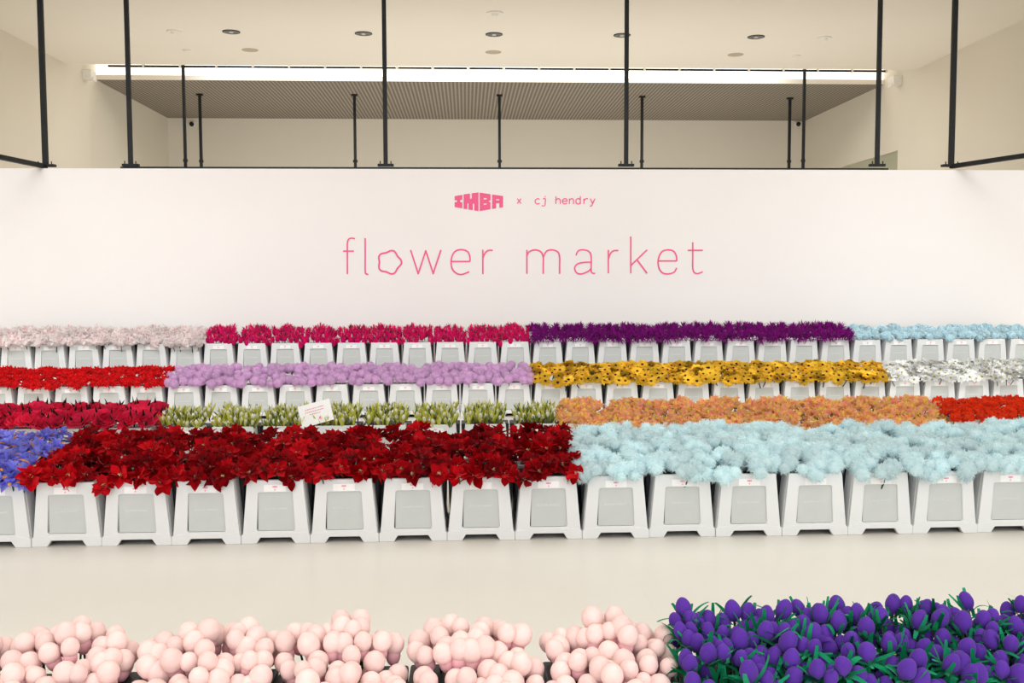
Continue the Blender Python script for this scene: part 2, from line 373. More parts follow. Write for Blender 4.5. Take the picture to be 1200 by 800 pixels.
LOGO = [((52, 65), (112, 54), (112, 160), (52, 150), [(0, 1, 0, .38), (.3, .72, .38, .55), (0, 1, .55, 1)]),
        ((122, 51), (238, 36), (238, 182), (122, 163), [(0, .25, 0, 1), (.25, .33, 0, .62), (.33, .43, 0, 1), (.43, .55, .32, 1), (.55, .62, 0, 1), (.62, .72, 0, .62), (.72, 1, 0, 1)]),
        ((248, 37), (332, 50), (332, 166), (248, 182), [(0, .36, 0, 1), (.36, .65, 0, .28), (.36, .65, .36, .6), (.36, .65, .68, 1), (.65, .86, 0, 1), (.86, 1, 0, .43), (.86, 1, .52, 1)]),
        ((345, 52), (430, 64), (430, 152), (345, 165), [(0, .36, 0, 1), (.36, .66, 0, .3), (.36, .66, .4, .62), (.66, 1, 0, 1)])]
def bil(q, u, v):
    (a, b), (c, d), (e, f), (g, h) = q
    return ((1-u)*(1-v)*a+u*(1-v)*c+u*v*e+(1-u)*v*g, (1-u)*(1-v)*b+u*(1-v)*d+u*v*f+(1-u)*v*h)
t3 = empty('wall_logo'); tag(t3, 'blocky solid pink four letter logo above the big sign', 'logo')
for q in LOGO:
    b = bmesh.new()
    for u0, u1, v0, v1 in q[4]:
        P = [at_y(ox+c[0]/k, oy+c[1]/k, YL) for c in (bil(q[:4], u0, v0), bil(q[:4], u1, v0), bil(q[:4], u1, v1), bil(q[:4], u0, v1))]
        prism(b, [(p.x, p.z) for p in P], -.004, 0)
    obj('letter', b, MT['pink'], t3, loc=(0, YL, 0))

# ------------------------------------------------------------------ buckets
PITCH_X = .4155; PH = .39; PD = .36
def shell_mesh():
    bm = bmesh.new()
    hb, ht = .204, .168            # half widths at foot and at top
    def hw(z): return hb + (ht-hb)*z/PH
    wz0, wz1, w0, w1 = .076, .313, .115, .104
    th = .028
    az, ab, at_ = .037, .116, .0925
    outer = [(-hw(.045), .045), (hw(.045), .045), (ht, PH), (-ht, PH)]
    cor = [(-w0, wz0), (w0, wz0), (w1, wz1), (-w1, wz1)]; rr = .011; inner = []
    for ci, (cx, cz) in enumerate(cor):
        sx = 1 if cx < 0 else -1; sz = 1 if ci < 2 else -1; a0 = (180, 270, 0, 90)[ci]
        for j in range(4):
            a = R_(a0 + 30*j); inner.append((cx + sx*rr + rr*math.cos(a), cz + sz*rr + rr*math.sin(a), ci))
    FV = {}
    for y in (0, th):
        O = [bm.verts.new((x, y, z)) for x, z in outer]; I = [bm.verts.new((x, y, z)) for x, z, _ in inner]; FV[y] = (O, I)
        for i in range(16):
            j = (i+1) % 16; ca, cb = inner[i][2], inner[j][2]
            bm.faces.new([I[i], I[j], O[ca]] if ca == cb else [I[i], I[j], O[cb], O[ca]])
    for k in (0, 1):
        A, B = FV[0][k], FV[th][k]; n = len(A)
        for i in range(n): bm.faces.new((A[i], A[(i+1) % n], B[(i+1) % n], B[i]))
    prism(bm, [(-.207, 0), (-ab, 0), (-at_, az), (at_, az), (ab, 0), (.207, 0), (.207, .05), (hw(.06)-.004, .062), (w0+.004, .07), (-w0-.004, .07), (-hw(.06)+.004, .062), (-.207, .05)], -.007, th+.004)
    # side walls
    dpt = .14
    for s in (-1, 1):
        x0, x1 = s*hb, s*ht; i0, i1 = s*(hb-.02), s*(ht-.02)
        hexa(bm, [(x0, th, .03), (x0, dpt, .03), (i0, dpt, .03), (i0, th, .03), (x1, th, PH), (x1, dpt, PH), (i1, dpt, PH), (i1, th, PH)])
        box(bm, (min(s*.207, s*.16), th, 0), (max(s*.207, s*.16), dpt, .05))
    bmesh.ops.recalc_face_normals(bm, faces=bm.faces)
    es = [e for e in bm.edges if len(e.link_faces) == 2 and e.calc_face_angle(0) > .5]
    bmesh.ops.bevel(bm, geom=es, offset=.0045, segments=3, affect='EDGES', profile=.5)
    return mesh_of('shell', bm, MT['white'])
def bucket_mesh():
    bm = bmesh.new(); z0, z1 = .06, .355
    hexa(bm, [(-.14, .034, z0), (.14, .034, z0), (.14, .145, z0), (-.14, .145, z0), (-.14, .034, z1), (.14, .034, z1), (.14, .145, z1), (-.14, .145, z1)])
    hexa(bm, [(-.19, .148, 0), (.19, .148, 0), (.19, PD-.005, 0), (-.19, PD-.005, 0), (-.202, .148, z1+.02), (.202, .148, z1+.02), (.202, PD, z1+.02), (-.202, PD, z1+.02)], 0, .008)
    return mesh_of('bucket', bm, MT['dark'])
def insert_mesh():
    bm = bmesh.new(); prism(bm, [(-.108, .078), (.116, .078), (.105, .316), (-.105, .316)], .012, .02)
    return mesh_of('panel', bm, MT['insert'])
def tag_mesh():
    bm = bmesh.new(); box(bm, (-.066, -.003, .319), (.066, 0, .361)); return mesh_of('price_tag', bm, MT['tag'])
def tagmark_mesh():
    bm = bmesh.new()
    for q in LOGO:
        for u0, u1, v0, v1 in q[4]:
            P = [((c[0]-241)/378*.03, .349-(c[1]-109)/378*.03) for c in (bil(q[:4], u0, v0), bil(q[:4], u1, v0), bil(q[:4], u1, v1), bil(q[:4], u0, v1))]
            prism(bm, P, -.0045, -.0028)
    f5 = [((.0042+.0012*math.cos(5*a))*math.cos(a), .331+(.0042+.0012*math.cos(5*a))*math.sin(a)) for a in [i*math.pi/12 for i in range(24)]]
    prism(bm, f5, -.0045, -.0028)
    return mesh_of('printed_mark', bm, MT['tagpink'])
def print_mesh():
    cu = bpy.data.curves.new('print', 'FONT'); cu.body = 'FLOWER MARKET'; cu.size = .0175; cu.align_x = 'CENTER'; cu.extrude = .0004
    tmp = bpy.data.objects.new('print_tmp', cu); COL.objects.link(tmp)
    dg = bpy.context.evaluated_depsgraph_get()
    me = bpy.data.meshes.new_from_object(tmp.evaluated_get(dg))
    bpy.data.objects.remove(tmp); bpy.data.curves.remove(cu)
    me.transform(Matrix.Translation((0, .0114, .205)) @ Matrix.Rotation(R_(90), 4, 'X'))
    me.materials.clear(); me.materials.append(MT['palegrey']); me.name = 'printed_words'
    return me
ME = dict(shell=shell_mesh(), bucket=bucket_mesh(), panel=insert_mesh(), tag=tag_mesh(), mark=tagmark_mesh(), words=print_mesh())
def pot(x, y, z, label, grp, full=True):
    t = empty('flower_bucket', (x, y, z)); tag(t, label, 'bucket', grp)
    place('shell', ME['shell'], t); place('bucket', ME['bucket'], t)
    if full:
        p = place('panel', ME['panel'], t); place('printed_words', ME['words'], p)
        g = place('price_tag', ME['tag'], t); place('printed_mark', ME['mark'], g)
    return t

# ------------------------------------------------------------------ flower shapes
def petal(bm, Mx, L, W, curl=.3, cup=.15, tip=.9, seg=5, mi=0, base=.25, twist=0, wave=0):
    """leaf-shaped blade along +x of Mx. tip: 1 = pointed, 0 = round"""
    rows = []
    for i in range(seg+1):
        t = i/seg
        wv = (base + (1-base)*math.sin(min(1, t/.55)*math.pi/2)) if t < .55 else \
             (1-((t-.55)/.45)**(1.3 if tip > .5 else 2.6))*.98 + .02
        hw = W/2*wv; x = L*t*(1-.15*abs(curl)*t); z = curl*L*t*t
        row = []
        for s in (-1, -.5, 0, .5, 1) if W > .02 else (-1, 0, 1):
            zz = z + cup*hw*(s*s) + (wave*W*math.sin(t*9+s*2)*abs(s))
            v = Vector((x, s*hw, zz))
            if twist: v = Matrix.Rotation(twist*t, 3, 'X') @ v
            row.append(bm.verts.new(Mx @ v))
        rows.append(row)
    for i in range(seg):
        for j in range(len(rows[0])-1):
            f = bm.faces.new((rows[i][j], rows[i+1][j], rows[i+1][j+1], rows[i][j+1])); f.material_index = mi
def PM(az, el, z=0, r=0, roll=0):
    return Matrix.Translation((0, 0, z)) @ Matrix.Rotation(az, 4, 'Z') @ Matrix.Translation((r, 0, 0)) @ Matrix.Rotation(-el, 4, 'Y') @ Matrix.Rotation(roll, 4, 'X')
def thick(bm, t=.002):
    bmesh.ops.solidify(bm, geom=list(bm.faces), thickness=t)
def egg(bm, rx, rz, z, seg=12, ring=8, mi=0, lump=0, ph=0, top=.0):
    r = bmesh.ops.create_uvsphere(bm, u_segments=seg, v_segments=ring, radius=1)
    for v in r['verts']:
        c = v.co; a = math.atan2(c.y, c.x)
        k = 1 + lump*math.cos(3*a+ph+c.z*1.2)
        k *= 1 - top*max(0, c.z)
        v.co = Vector((c.x*rx*k, c.y*rx*k, c.z*rz + z))
    for f in {f for v in r['verts'] for f in v.link_faces}: f.material_index = mi
def stem(bm, z1, r=.004, mi=0, z0=0): tube(bm, [(0, 0, z0), (r*.8, 0, (z0+z1)/2), (0, 0, z1)], r, 5, mi)
def hairs(bm, rnd, n, r0, r1, wd, z, jit=.3, droop=0, mi=0, flat=1.0):
    for i in range(n):
        d = Vector((rnd.gauss(0, 1), rnd.gauss(0, 1), rnd.gauss(0, 1))).normalized()
        if d.z < -.75: continue
        e = (d + Vector((rnd.uniform(-1, 1), rnd.uniform(-1, 1), rnd.uniform(-1, 1)))*jit).normalized()
        rr = r1*rnd.uniform(.75, 1.1)
        p0 = d*r0; p1 = p0 + e*(rr-r0)*.55; p2 = p0 + e*(rr-r0) + Vector((0, 0, -droop*rr))
        s = e.orthogonal().normalized(); s = (Quaternion(e, rnd.uniform(0, 6.28)) @ s)*wd/2
        Z = Vector((0, 0, z)); q = lambda p: bm.verts.new(Vector((p.x, p.y, p.z*flat)) + Z)
        a, b, c, d2, f = q(p0-s), q(p0+s), q(p1+s), q(p1-s), q(p2)
        for fc in (bm.faces.new((a, b, c, d2)), bm.faces.new((d2, c, f))): fc.material_index = mi
C = dict(ball=(255, 216, 208), calyx=(255, 190, 196), tulip=(108, 62, 178), curl=(34, 168, 118), iris=(172, 174, 250), iris_y=(248, 186, 84),
         poin=(196, 8, 26), poin_c=(232, 205, 150), blue=(231, 249, 253), rose=(255, 66, 118), dkleaf=(46, 22, 26), tleaf=(204, 204, 84), tleaf2=(104, 122, 52), twhite=(250, 245, 232),
         peach=(255, 206, 142), peach2=(255, 228, 108), peach3=(255, 180, 156), orange=(240, 66, 16), red=(228, 8, 18), lilac=(232, 194, 230), sun=(255, 222, 84), suneye=(64, 26, 14),
         daisy=(255, 254, 250), daisy_c=(190, 172, 62), lily=(255, 243, 241), lily2=(240, 128, 148), cel=(236, 12, 116), cel3=(255, 130, 160), cel2=(44, 58, 36), mum=(142, 8, 132), hyd=(222, 242, 248))
TL = dict(blue=.5, lilac=.48, lily=.58, daisy=.5, hyd=.5, sun=.5, peach=.5, peach2=.5, peach3=.5, twhite=.45, rose=.4, iris=.4, ball=.1, calyx=.15, suneye=.05)
P = {k_: petal_mat('plush_'+k_, v, *((.15, .36) if k_ == 'poin' else (.08, .08)), TL.get(k_, .35)) for k_, v in C.items()}
STM = MT['stem']
rnd = random.Random(3)
def variants(fn, n=3): return [fn(random.Random(100+i*17)) for i in range(n)]
# each entry: parts = list of (part name, [mesh variants]); origin at stem foot, head at height HS
K = {}
def ball_(r):
    b = bmesh.new(); bmesh.ops.create_icosphere(b, subdivisions=4, radius=1)
    ax, az = r.uniform(.0325, .036), r.uniform(.036, .041)
    o3 = [Vector((r.gauss(0, 1), r.gauss(0, 1), r.gauss(0, 1))) for _ in range(6)]
    for v in b.verts:
        k = 1 + .012*sum(math.sin(v.co.dot(q)*5) for q in o3)/2
        v.co = Vector((v.co.x*ax*k, v.co.y*ax*k, v.co.z*az*k + .14))
    return mesh_of('ball', b, P['ball'], True)
def calyx_(r):
    b = bmesh.new(); egg(b, .026, .034, .098, 16, 10); return mesh_of('calyx', b, P['calyx'], True)
def stem_(z, rad=.004):
    def f(r): b = bmesh.new(); stem(b, z, rad); return mesh_of('stem', b, STM, True)
    return f
K['ball_flower'] = (.14, [('ball', variants(ball_, 4)), ('calyx', variants(calyx_, 1)), ('stem', variants(stem_(.085), 1))])
def tulip_(r):
    b = bmesh.new()
    egg(b, .0225, .031, .135, 16, 12, 0, .05, r.uniform(0, 6), .12)
    for i in range(3): petal(b, PM(i*2.094+r.uniform(-.2, .2), 1.45, .107, .016), .052, .034, .14, .6, .1, 6)
    return mesh_of('bloom', b, P['tulip'], True)
def curl_(r):
    b = bmesh.new()
    for i in range(8):
        a = r.uniform(0, 6.28); n = 8; L = r.uniform(.05, .085); w0 = r.uniform(.009, .014); rows = []
        up = r.uniform(.3, 1.1); cv = r.uniform(-2.2, .6)
        x, z, th = .012, .1, up
        for j in range(n+1):
            hw = w0*(1-.75*abs(j/n-.4)); rows.append([Vector((x, s*hw/1.0, z)) for s in (-.6, .6)])
            x += math.cos(th)*L/n; z += math.sin(th)*L/n; th += cv/n*1.5
        Mx = Matrix.Rotation(a, 4, 'Z'); vs = [[b.verts.new(Mx @ q) for q in rw] for rw in rows]
        for j in range(n): b.faces.new((vs[j][0], vs[j+1][0], vs[j+1][1], vs[j][1]))
    thick(b, .0025)
    return mesh_of('leaves', b, P['curl'], False)
K['tulip'] = (.135, [('bloom', variants(tulip_, 4)), ('leaves', variants(curl_, 4)), ('stem', variants(stem_(.115), 1))])
def iris_(r):
    b = bmesh.new()
    for i in range(6):
        a = i*1.047+r.uniform(-.2, .2)
        petal(b, PM(a, r.uniform(.0, .35), .12, .006), r.uniform(.065, .08), .042, r.uniform(-.5, -.1), .7, .3, 6, wave=.05)
    for i in range(5): petal(b, PM(i*1.257+r.uniform(-.3, .3), r.uniform(.8, 1.25), .12, .006), r.uniform(.055, .07), .034, r.uniform(-.3, .2), .8, .2, 6)
    thick(b, .004); return mesh_of('petals', b, P['iris'], False)
def irisy_(r):
    b = bmesh.new()
    for i in range(3): petal(b, PM(i*2.094+.5, r.uniform(.3, .9), .13, .01), .058, .017, -.2, .5, .2, 4)
    thick(b, .004); return mesh_of('flower_centre', b, P['iris_y'], False)
K['iris'] = (.12, [('petals', variants(iris_, 4)), ('flower_centre', variants(irisy_, 2)), ('stem', variants(stem_(.12), 1))])
def poin_(r):
    b = bmesh.new()
    for i in range(9):
        petal(b, PM(i*.698+r.uniform(-.4, .4), r.uniform(-.75, .7), .118, .008, r.uniform(-.6, .6)), r.uniform(.066, .09), r.uniform(.05, .064), r.uniform(-.6, .2), r.choice((.35, .5, -.3)), 1, 6, wave=.07)
    for i in range(8):
        petal(b, PM(i*.785+r.uniform(-.4, .4), r.uniform(.2, 1.3), .122, .008, r.uniform(-.8, .8)), r.uniform(.05, .072), r.uniform(.042, .056), r.uniform(-.5, .3), r.choice((.45, .3, -.4)), 1, 6, wave=.08)
    thick(b, .0025); return mesh_of('bracts', b, P['poin'], False)
def poinc_(r):
    b = bmesh.new()
    for i in range(5): egg(b, .0045, .005, .124, 8, 5); bmesh.ops.translate(b, vec=(math.cos(i*1.257)*.0095 if i < 4 else 0, math.sin(i*1.257)*.0095, 0), verts=b.verts[-34:] if False else [v for v in b.verts][-(8*4+2):])
    return mesh_of('flower_centre', b, P['poin_c'], True)
K['poinsettia'] = (.125, [('bracts', variants(poin_, 6)), ('flower_centre', variants(poinc_, 1)), ('stem', variants(stem_(.12), 1))])
def fluff_(r):
    b = bmesh.new()
    for i in range(8):
        o_ = Vector((r.uniform(-.06, .06), r.uniform(-.06, .06), r.uniform(-.022, .03))) if i else Vector((0, 0, 0))
        n0 = len(b.verts); q = r.uniform(.034, .046) if i else .055
        egg(b, q, q*.9, .12, 12, 9, 0, .06, r.uniform(0, 6)); hairs(b, r, 170, q*.92, q*1.42, .0036, .12, .6, .12)
        bmesh.ops.translate(b, vec=o_, verts=list(b.verts)[n0:])
    stem(b, .08, .005, 1)
    return mesh_of('fluffy_flower', b, [P['blue'], STM], True)
K['fluffy_flower'] = (.12, variants(fluff_, 4))
def rose_(r):
    b = bmesh.new()
    for ring, (n, el, L, W, rr) in enumerate(((3, 1.35, .04, .05, .006), (4, 1.0, .052, .062, .012), (5, .6, .06, .07, .018), (6, .22, .066, .075, .022))):
        for i in range(n): petal(b, PM(i*6.283/n+ring+r.uniform(-.2, .2), el+r.uniform(-.12, .12), .1, rr), L, W, r.uniform(.0, .35), .55, .1, 5, base=.5)
    thick(b, .0045); return mesh_of('petals', b, P['rose'], False)
def dleaf_(r):
    b = bmesh.new()
    for i in range(3): petal(b, PM(i*2.1+r.uniform(-.5, .5), r.uniform(.9, 1.45), .08, .03), .11, .02, r.uniform(-.3, .3), .3, 1, 4)
    stem(b, .1, .004); return mesh_of('leaves', b, P['dkleaf'], True)
K['rose'] = (.11, [('petals', variants(rose_, 4)), ('leaves', variants(dleaf_, 3))])
def wt_(r):
    b = bmesh.new(); egg(b, .015, .025, .102+r.uniform(-.01, .015), 10, 7, 0, .07, r.uniform(0, 6), .2); return mesh_of('bloom', b, P['twhite'], True)
def wtl_(r):
    b = bmesh.new()
    for i in range(7): petal(b, PM(i*.898+r.uniform(-.4, .4), r.uniform(1.0, 1.5), .035, .01), r.uniform(.07, .12), r.uniform(.016, .024), r.uniform(-.15, .25), .5, 1, 4, r.choice((0, 0, 0, 1)))
    stem(b, .1, .004, 1); return mesh_of('leaves', b, [P['tleaf'], P['tleaf2']], True)
K['white_tulip'] = (.1, [('bloom', variants(wt_, 3)), ('leaves', variants(wtl_, 4))])
def peach_(r):
    b = bmesh.new()
    for i in range(26):
        petal(b, PM(r.uniform(0, 6.28), r.uniform(.0, 1.45), .1, .006, r.uniform(-1, 1)), r.uniform(.045, .07), r.uniform(.02, .03), r.uniform(-.5, .4), r.uniform(-.4, .8), .4, 4, r.choice((0, 0, 1, 2, 2)))
    egg(b, .036, .032, .1, 10, 7); stem(b, .1, .004, 3)
    return mesh_of('ruffled_flower', b, [P['peach'], P['peach2'], P['peach3'], STM], True)
K['ruffled_flower'] = (.1, variants(peach_, 4))
def carn_(key, mesh, n=44, L=.05, W=.018, squash=1):
    def f(r):
        b = bmesh.new(); egg(b, L*.62, L*.5*squash, .1, 10, 7)
        for i in range(n): petal(b, PM(r.uniform(0, 6.28), r.uniform(-.35, 1.5), .1, L*.3, r.uniform(-1.2, 1.2)), L*r.uniform(.6, .95), W*r.uniform(.8, 1.2), r.uniform(-.5, .3), r.uniform(-.5, .8), .2, 3)
        stem(b, .09, .004, 1); return mesh_of(mesh, b, [P[key], STM], True)
    return f
K['marigold'] = (.1, variants(carn_('orange', 'marigold', 60, .05, .022), 3))
K['carnation'] = (.1, variants(carn_('red', 'carnation', 46, .056, .017), 4))
def pomp_(r):
    b = bmesh.new(); egg(b, .056, .052, .1, 16, 10, 0, .05, r.uniform(0, 6)); hairs(b, r, 420, .052, .07, .005, .1, .5)
    stem(b, .06, .004, 1); return mesh_of('pompom_flower', b, [P['lilac'], STM], True)
K['pompom_flower'] = (.1, variants(pomp_, 4))
def sun_(r):
    b = bmesh.new()
    for i in range(13): petal(b, PM(i*.4833+r.uniform(-.1, .1), r.uniform(.05, .3), .1, .014), r.uniform(.042, .054), .031, r.uniform(-.3, .1), .25, .7, 4)
    for i in range(13): petal(b, PM(i*.4833+.24, r.uniform(-.25, .05), .098, .014), r.uniform(.045, .057), .031, r.uniform(-.4, .0), .25, .7, 4)
    stem(b, .1, .005, 1); thick(b, .002); return mesh_of('petals', b, [P['sun'], STM], False)
def sunc_(r):
    b = bmesh.new(); egg(b, .0135, .009, .102, 14, 8)
    return mesh_of('flower_centre', b, P['suneye'], True)
K['sunflower'] = (.1, [('petals', variants(sun_, 4)), ('flower_centre', variants(sunc_, 1))])
def dai_(r):
    b = bmesh.new()
    for i in range(11): petal(b, PM(i*.571+r.uniform(-.1, .1), r.uniform(-.1, .3), .1, .01), r.uniform(.05, .062), .032, r.uniform(-.5, .1), .3, .3, 4)
    for i in range(6): petal(b, PM(i*1.05+r.uniform(-.1, .1), r.uniform(.4, .8), .1, .01), r.uniform(.035, .045), .02, r.uniform(-.4, .1), .3, .3, 4)
    stem(b, .1, .004, 1); thick(b, .002); return mesh_of('petals', b, [P['daisy'], STM], False)
def daic_(r):
    b = bmesh.new(); egg(b, .011, .009, .106, 12, 7); return mesh_of('flower_centre', b, P['daisy_c'], True)
K['daisy'] = (.1, [('petals', variants(dai_, 4)), ('flower_centre', variants(daic_, 1))])
def lily_(r):
    b = bmesh.new()
    for j in range(3):
        for i in range(6): petal(b, Matrix.Translation((r.uniform(-.04, .04), r.uniform(-.04, .04), 0)) @ PM(i*1.047+r.uniform(-.3, .3), r.uniform(.0, .9), .1+.02*j, .006), r.uniform(.05, .066), .03, r.uniform(-.5, .3), .3, .7, 4)
        for i in range(2): petal(b, Matrix.Translation((r.uniform(-.03, .03), r.uniform(-.03, .03), 0)) @ PM(r.uniform(0, 6.28), r.uniform(-.3, 1.2), .1+.02*j, .004), r.uniform(.03, .05), .009, .2, .3, .8, 3, 1)
    egg(b, .045, .036, .108, 10, 7)
    stem(b, .1, .004, 2); return mesh_of('lily', b, [P['lily'], P['lily2'], STM], True)
K['lily'] = (.11, variants(lily_, 4))
def cel_(r):
    b = bmesh.new(); egg(b, .034, .045, .085, 10, 7)
    for i in range(34):
        petal(b, PM(r.uniform(0, 6.28), r.uniform(.3, 1.5), .07+r.uniform(0, .05), .012), r.uniform(.045, .075), r.uniform(.011, .018), r.uniform(-.2, .4), .4, 1, 3, r.choice((0, 0, 0, 0, 0, 0, 1, 2)))
    stem(b, .06, .004, 1); return mesh_of('celosia', b, [P['cel'], P['cel2'], P['cel3']], True)
K['celosia'] = (.1, variants(cel_, 4))
def mum_(r):
    b = bmesh.new(); egg(b, .03, .028, .1, 10, 7)
    for i in range(64): petal(b, PM(r.uniform(0, 6.28), r.uniform(-.7, 1.45), .1, .01), r.uniform(.065, .105), r.uniform(.011, .016), r.uniform(-.35, .2), .5, 1, 3)
    stem(b, .09, .004, 1); return mesh_of('chrysanthemum', b, [P['mum'], STM], True)
K['chrysanthemum'] = (.1, variants(mum_, 4))
def hyd_(r):
    b = bmesh.new(); egg(b, .05, .042, .1, 12, 8)
    for i in range(60):
        d = Vector((r.gauss(0, 1), r.gauss(0, 1), r.gauss(.3, 1))).normalized(); p = Vector((d.x*.052, d.y*.052, .1+d.z*.046))
        Mx = Matrix.Translation(p) @ d.to_track_quat('Z', 'X').to_matrix().to_4x4() @ Matrix.Rotation(r.uniform(0, 3), 4, 'Z')
        for q in range(4): petal(b, Mx @ PM(q*1.571, .35, 0, .002), .017, .016, .1, .3, .1, 2)
    stem(b, .06, .004, 1); return mesh_of('hydrangea', b, [P['hyd'], STM], True)
K['hydrangea'] = (.1, variants(hyd_, 3))

def flower(kind, head, d, label, cat, grp, sc=1.0):
    hs, parts = K[kind]
    d = d.normalized(); base = head - d*hs*sc
    q = d.to_track_quat('Z', 'Y') @ Quaternion((0, 0, 1), rnd.uniform(0, 6.28))
    if isinstance(parts[0], tuple):
        t = empty(kind, base)
        for nm, vs in parts: place(nm, rnd.choice(vs), t)
    else:
        t = place(kind, rnd.choice(parts), None, base)
    t.rotation_mode = 'QUATERNION'; t.rotation_quaternion = q; t.scale = (sc, sc, sc)
    tag(t, label, cat, grp); return t
def scatter(n, w, d, rn):
    pts = []
    for i in range(n):
        best = None
        for k in range(14):
            p = (rn.uniform(-w, w), rn.uniform(0, d)); m = min([((p[0]-a)**2+(p[1]-b)**2) for a, b in pts] or [9])
            if best is None or m > best[0]: best = (m, p)
        pts.append(best[1])
    return pts
ORD = ['first', 'second', 'third', 'fourth', 'fifth', 'sixth', 'seventh', 'eighth', 'ninth', 'tenth', 'eleventh', 'twelfth', 'thirteenth', 'fourteenth', 'fifteenth', 'sixteenth']
# style: n flowers, z of heads at front / back above rim, dome, half width, overhang front, lean, jitter z, scale range, facing
ST = dict(ball_flower=dict(n=54, zf=-.02, zb=.11, dome=.05, w=.185, of=.0, lean=.9, jz=.03, sc=(.8, 1.08)),
          tulip=dict(n=88, zf=.03, zb=.11, dome=.0, w=.21, of=-.02, lean=.6, jz=.055, sc=(.9, 1.25)),
          iris=dict(n=28, zf=.03, zb=.13, dome=.03, w=.2, of=.05, lean=.8, jz=.02, sc=(.9, 1.15)),
          poinsettia=dict(n=18, zf=.045, zb=.135, dome=.03, w=.182, of=.05, lean=.85, jz=.035, sc=(.9, 1.08)),
          fluffy_flower=dict(n=13, zf=.035, zb=.115, dome=.01, w=.185, of=.03, lean=.6, jz=.025, sc=(.85, 1.08)),
          rose=dict(n=14, zf=.05, zb=.115, dome=.02, w=.2, of=.05, lean=.9, jz=.025, sc=(1.05, 1.35), face=.2),
          white_tulip=dict(n=37, zf=.05, zb=.105, dome=.0, w=.165, of=.0, lean=.4, jz=.025, sc=(.85, 1.15)),
          ruffled_flower=dict(n=34, zf=-.02, zb=.12, dome=.04, w=.19, of=.04, lean=.8, jz=.02, sc=(.95, 1.2)),
          marigold=dict(n=32, zf=.02, zb=.12, dome=.02, w=.2, of=.04, lean=.7, jz=.012, sc=(.95, 1.15)),
          carnation=dict(n=34, zf=.02, zb=.155, dome=.01, w=.205, of=.05, lean=.9, jz=.015, sc=(.95, 1.2)),
          pompom_flower=dict(n=22, zf=.035, zb=.17, dome=.02, w=.2, of=.04, lean=.6, jz=.02, sc=(.78, 1.0)),
          sunflower=dict(n=30, zf=.02, zb=.17, dome=.0, w=.21, of=.05, lean=.8, jz=.015, sc=(1.0, 1.3), wob=.45, face=.45),
          daisy=dict(n=34, zf=.015, zb=.17, dome=.0, w=.21, of=.05, lean=.8, jz=.015, sc=(.95, 1.2), wob=.4, face=.45),
          lily=dict(n=28, zf=.02, zb=.15, dome=.01, w=.205, of=.05, lean=.7, jz=.02, sc=(1.0, 1.3)),
          celosia=dict(n=27, zf=.03, zb=.16, dome=.03, w=.19, of=-.02, lean=.3, jz=.025, sc=(.85, 1.1)),
          chrysanthemum=dict(n=22, zf=.04, zb=.15, dome=.01, w=.205, of=.04, lean=.8, jz=.015, sc=(.9, 1.1)),
          hydrangea=dict(n=22, zf=.035, zb=.13, dome=.02, w=.18, of=.0, lean=.4, jz=.02, sc=(.85, 1.05)))
def fill(kind, x, y, z, label, cat, grp, n=None, **kw):
    s = dict(ST[kind]); s.update(kw); dpt = PD + s['of']
    for u, v in scatter(n or s['n'], s['w'], dpt, rnd):
        t = v/dpt; yy = y - s['of'] + v
        e = (u/s['w'])
        zz = z + PH + s['zf'] + (s['zb']-s['zf'])*min(1, t*1.3) + s['dome']*(1-e*e) - s['dome'] + rnd.uniform(-1, 1)*s['jz']
        d = Vector((e*.35*s['lean'] + rnd.uniform(-1, 1)*s.get('wob', .2), -(1-t)*s['lean'] + .12 - s.get('face', 0)*t + rnd.uniform(-1, 1)*s.get('wob', .2), 1))
        flower(kind, Vector((x+u, yy, zz)), d, label, cat, grp, rnd.uniform(*s['sc']))

# ------------------------------------------------------------------ the rows
def block(row, kind, xs, y, z, adj, anchor, cat, grp, reverse=False, full=True, back=False, n=None, holds=None, **kw):
    """a run of neighbouring buckets holding one kind of flower"""
    xs = list(xs)
    short, ref = anchor
    for i, x in enumerate(xs):
        o_ = ORD[len(xs)-1-i] if reverse else ORD[i]
        where = f'{o_} {"rear " if back else ""}{short} bucket from the {ref}'
        pot(x, y + rnd.uniform(-.006, .006), z, f'white {"flower bucket" if not full else "grey-panelled bucket"}, {where}', f'white buckets {row}', full)
        fill(kind, x, y, z, f'{adj}, {where}', cat, grp, n, **kw)
# front row: two ranks deep
Y1 = 5.935; X1 = [-2.411 + PITCH_X*i for i in range(16)]
for rank in (0, 1):
    yy = Y1 + rank*(PD+.015); kw = dict(full=rank == 0, back=rank == 1)
    if rank: kw['of'] = 0
    up = .035*rank
    def hz(k): return dict(zf=ST[k]['zf'] if not rank else ST[k]['zb'] - .03, zb=ST[k]['zb'] + up)
    block('in the front row', 'iris', [X1[0]-PITCH_X*2, X1[0]-PITCH_X], yy, 0, 'periwinkle blue plush iris', ('iris', 'poinsettias'), 'iris', 'blue irises in the front row', True, **kw, **hz('iris'))
    block('in the front row', 'poinsettia', X1[:8], yy, 0, 'deep red velvet poinsettia', ('red poinsettia', 'irises'), 'poinsettia', 'poinsettias in the front row', **kw, **hz('poinsettia'))
    block('in the front row', 'fluffy_flower', X1[8:], yy, 0, 'pale blue fluffy flower', ('fluffy blue', 'poinsettias'), 'fluffy flower', 'fluffy blue flowers in the front row', **kw, **hz('fluffy_flower'))
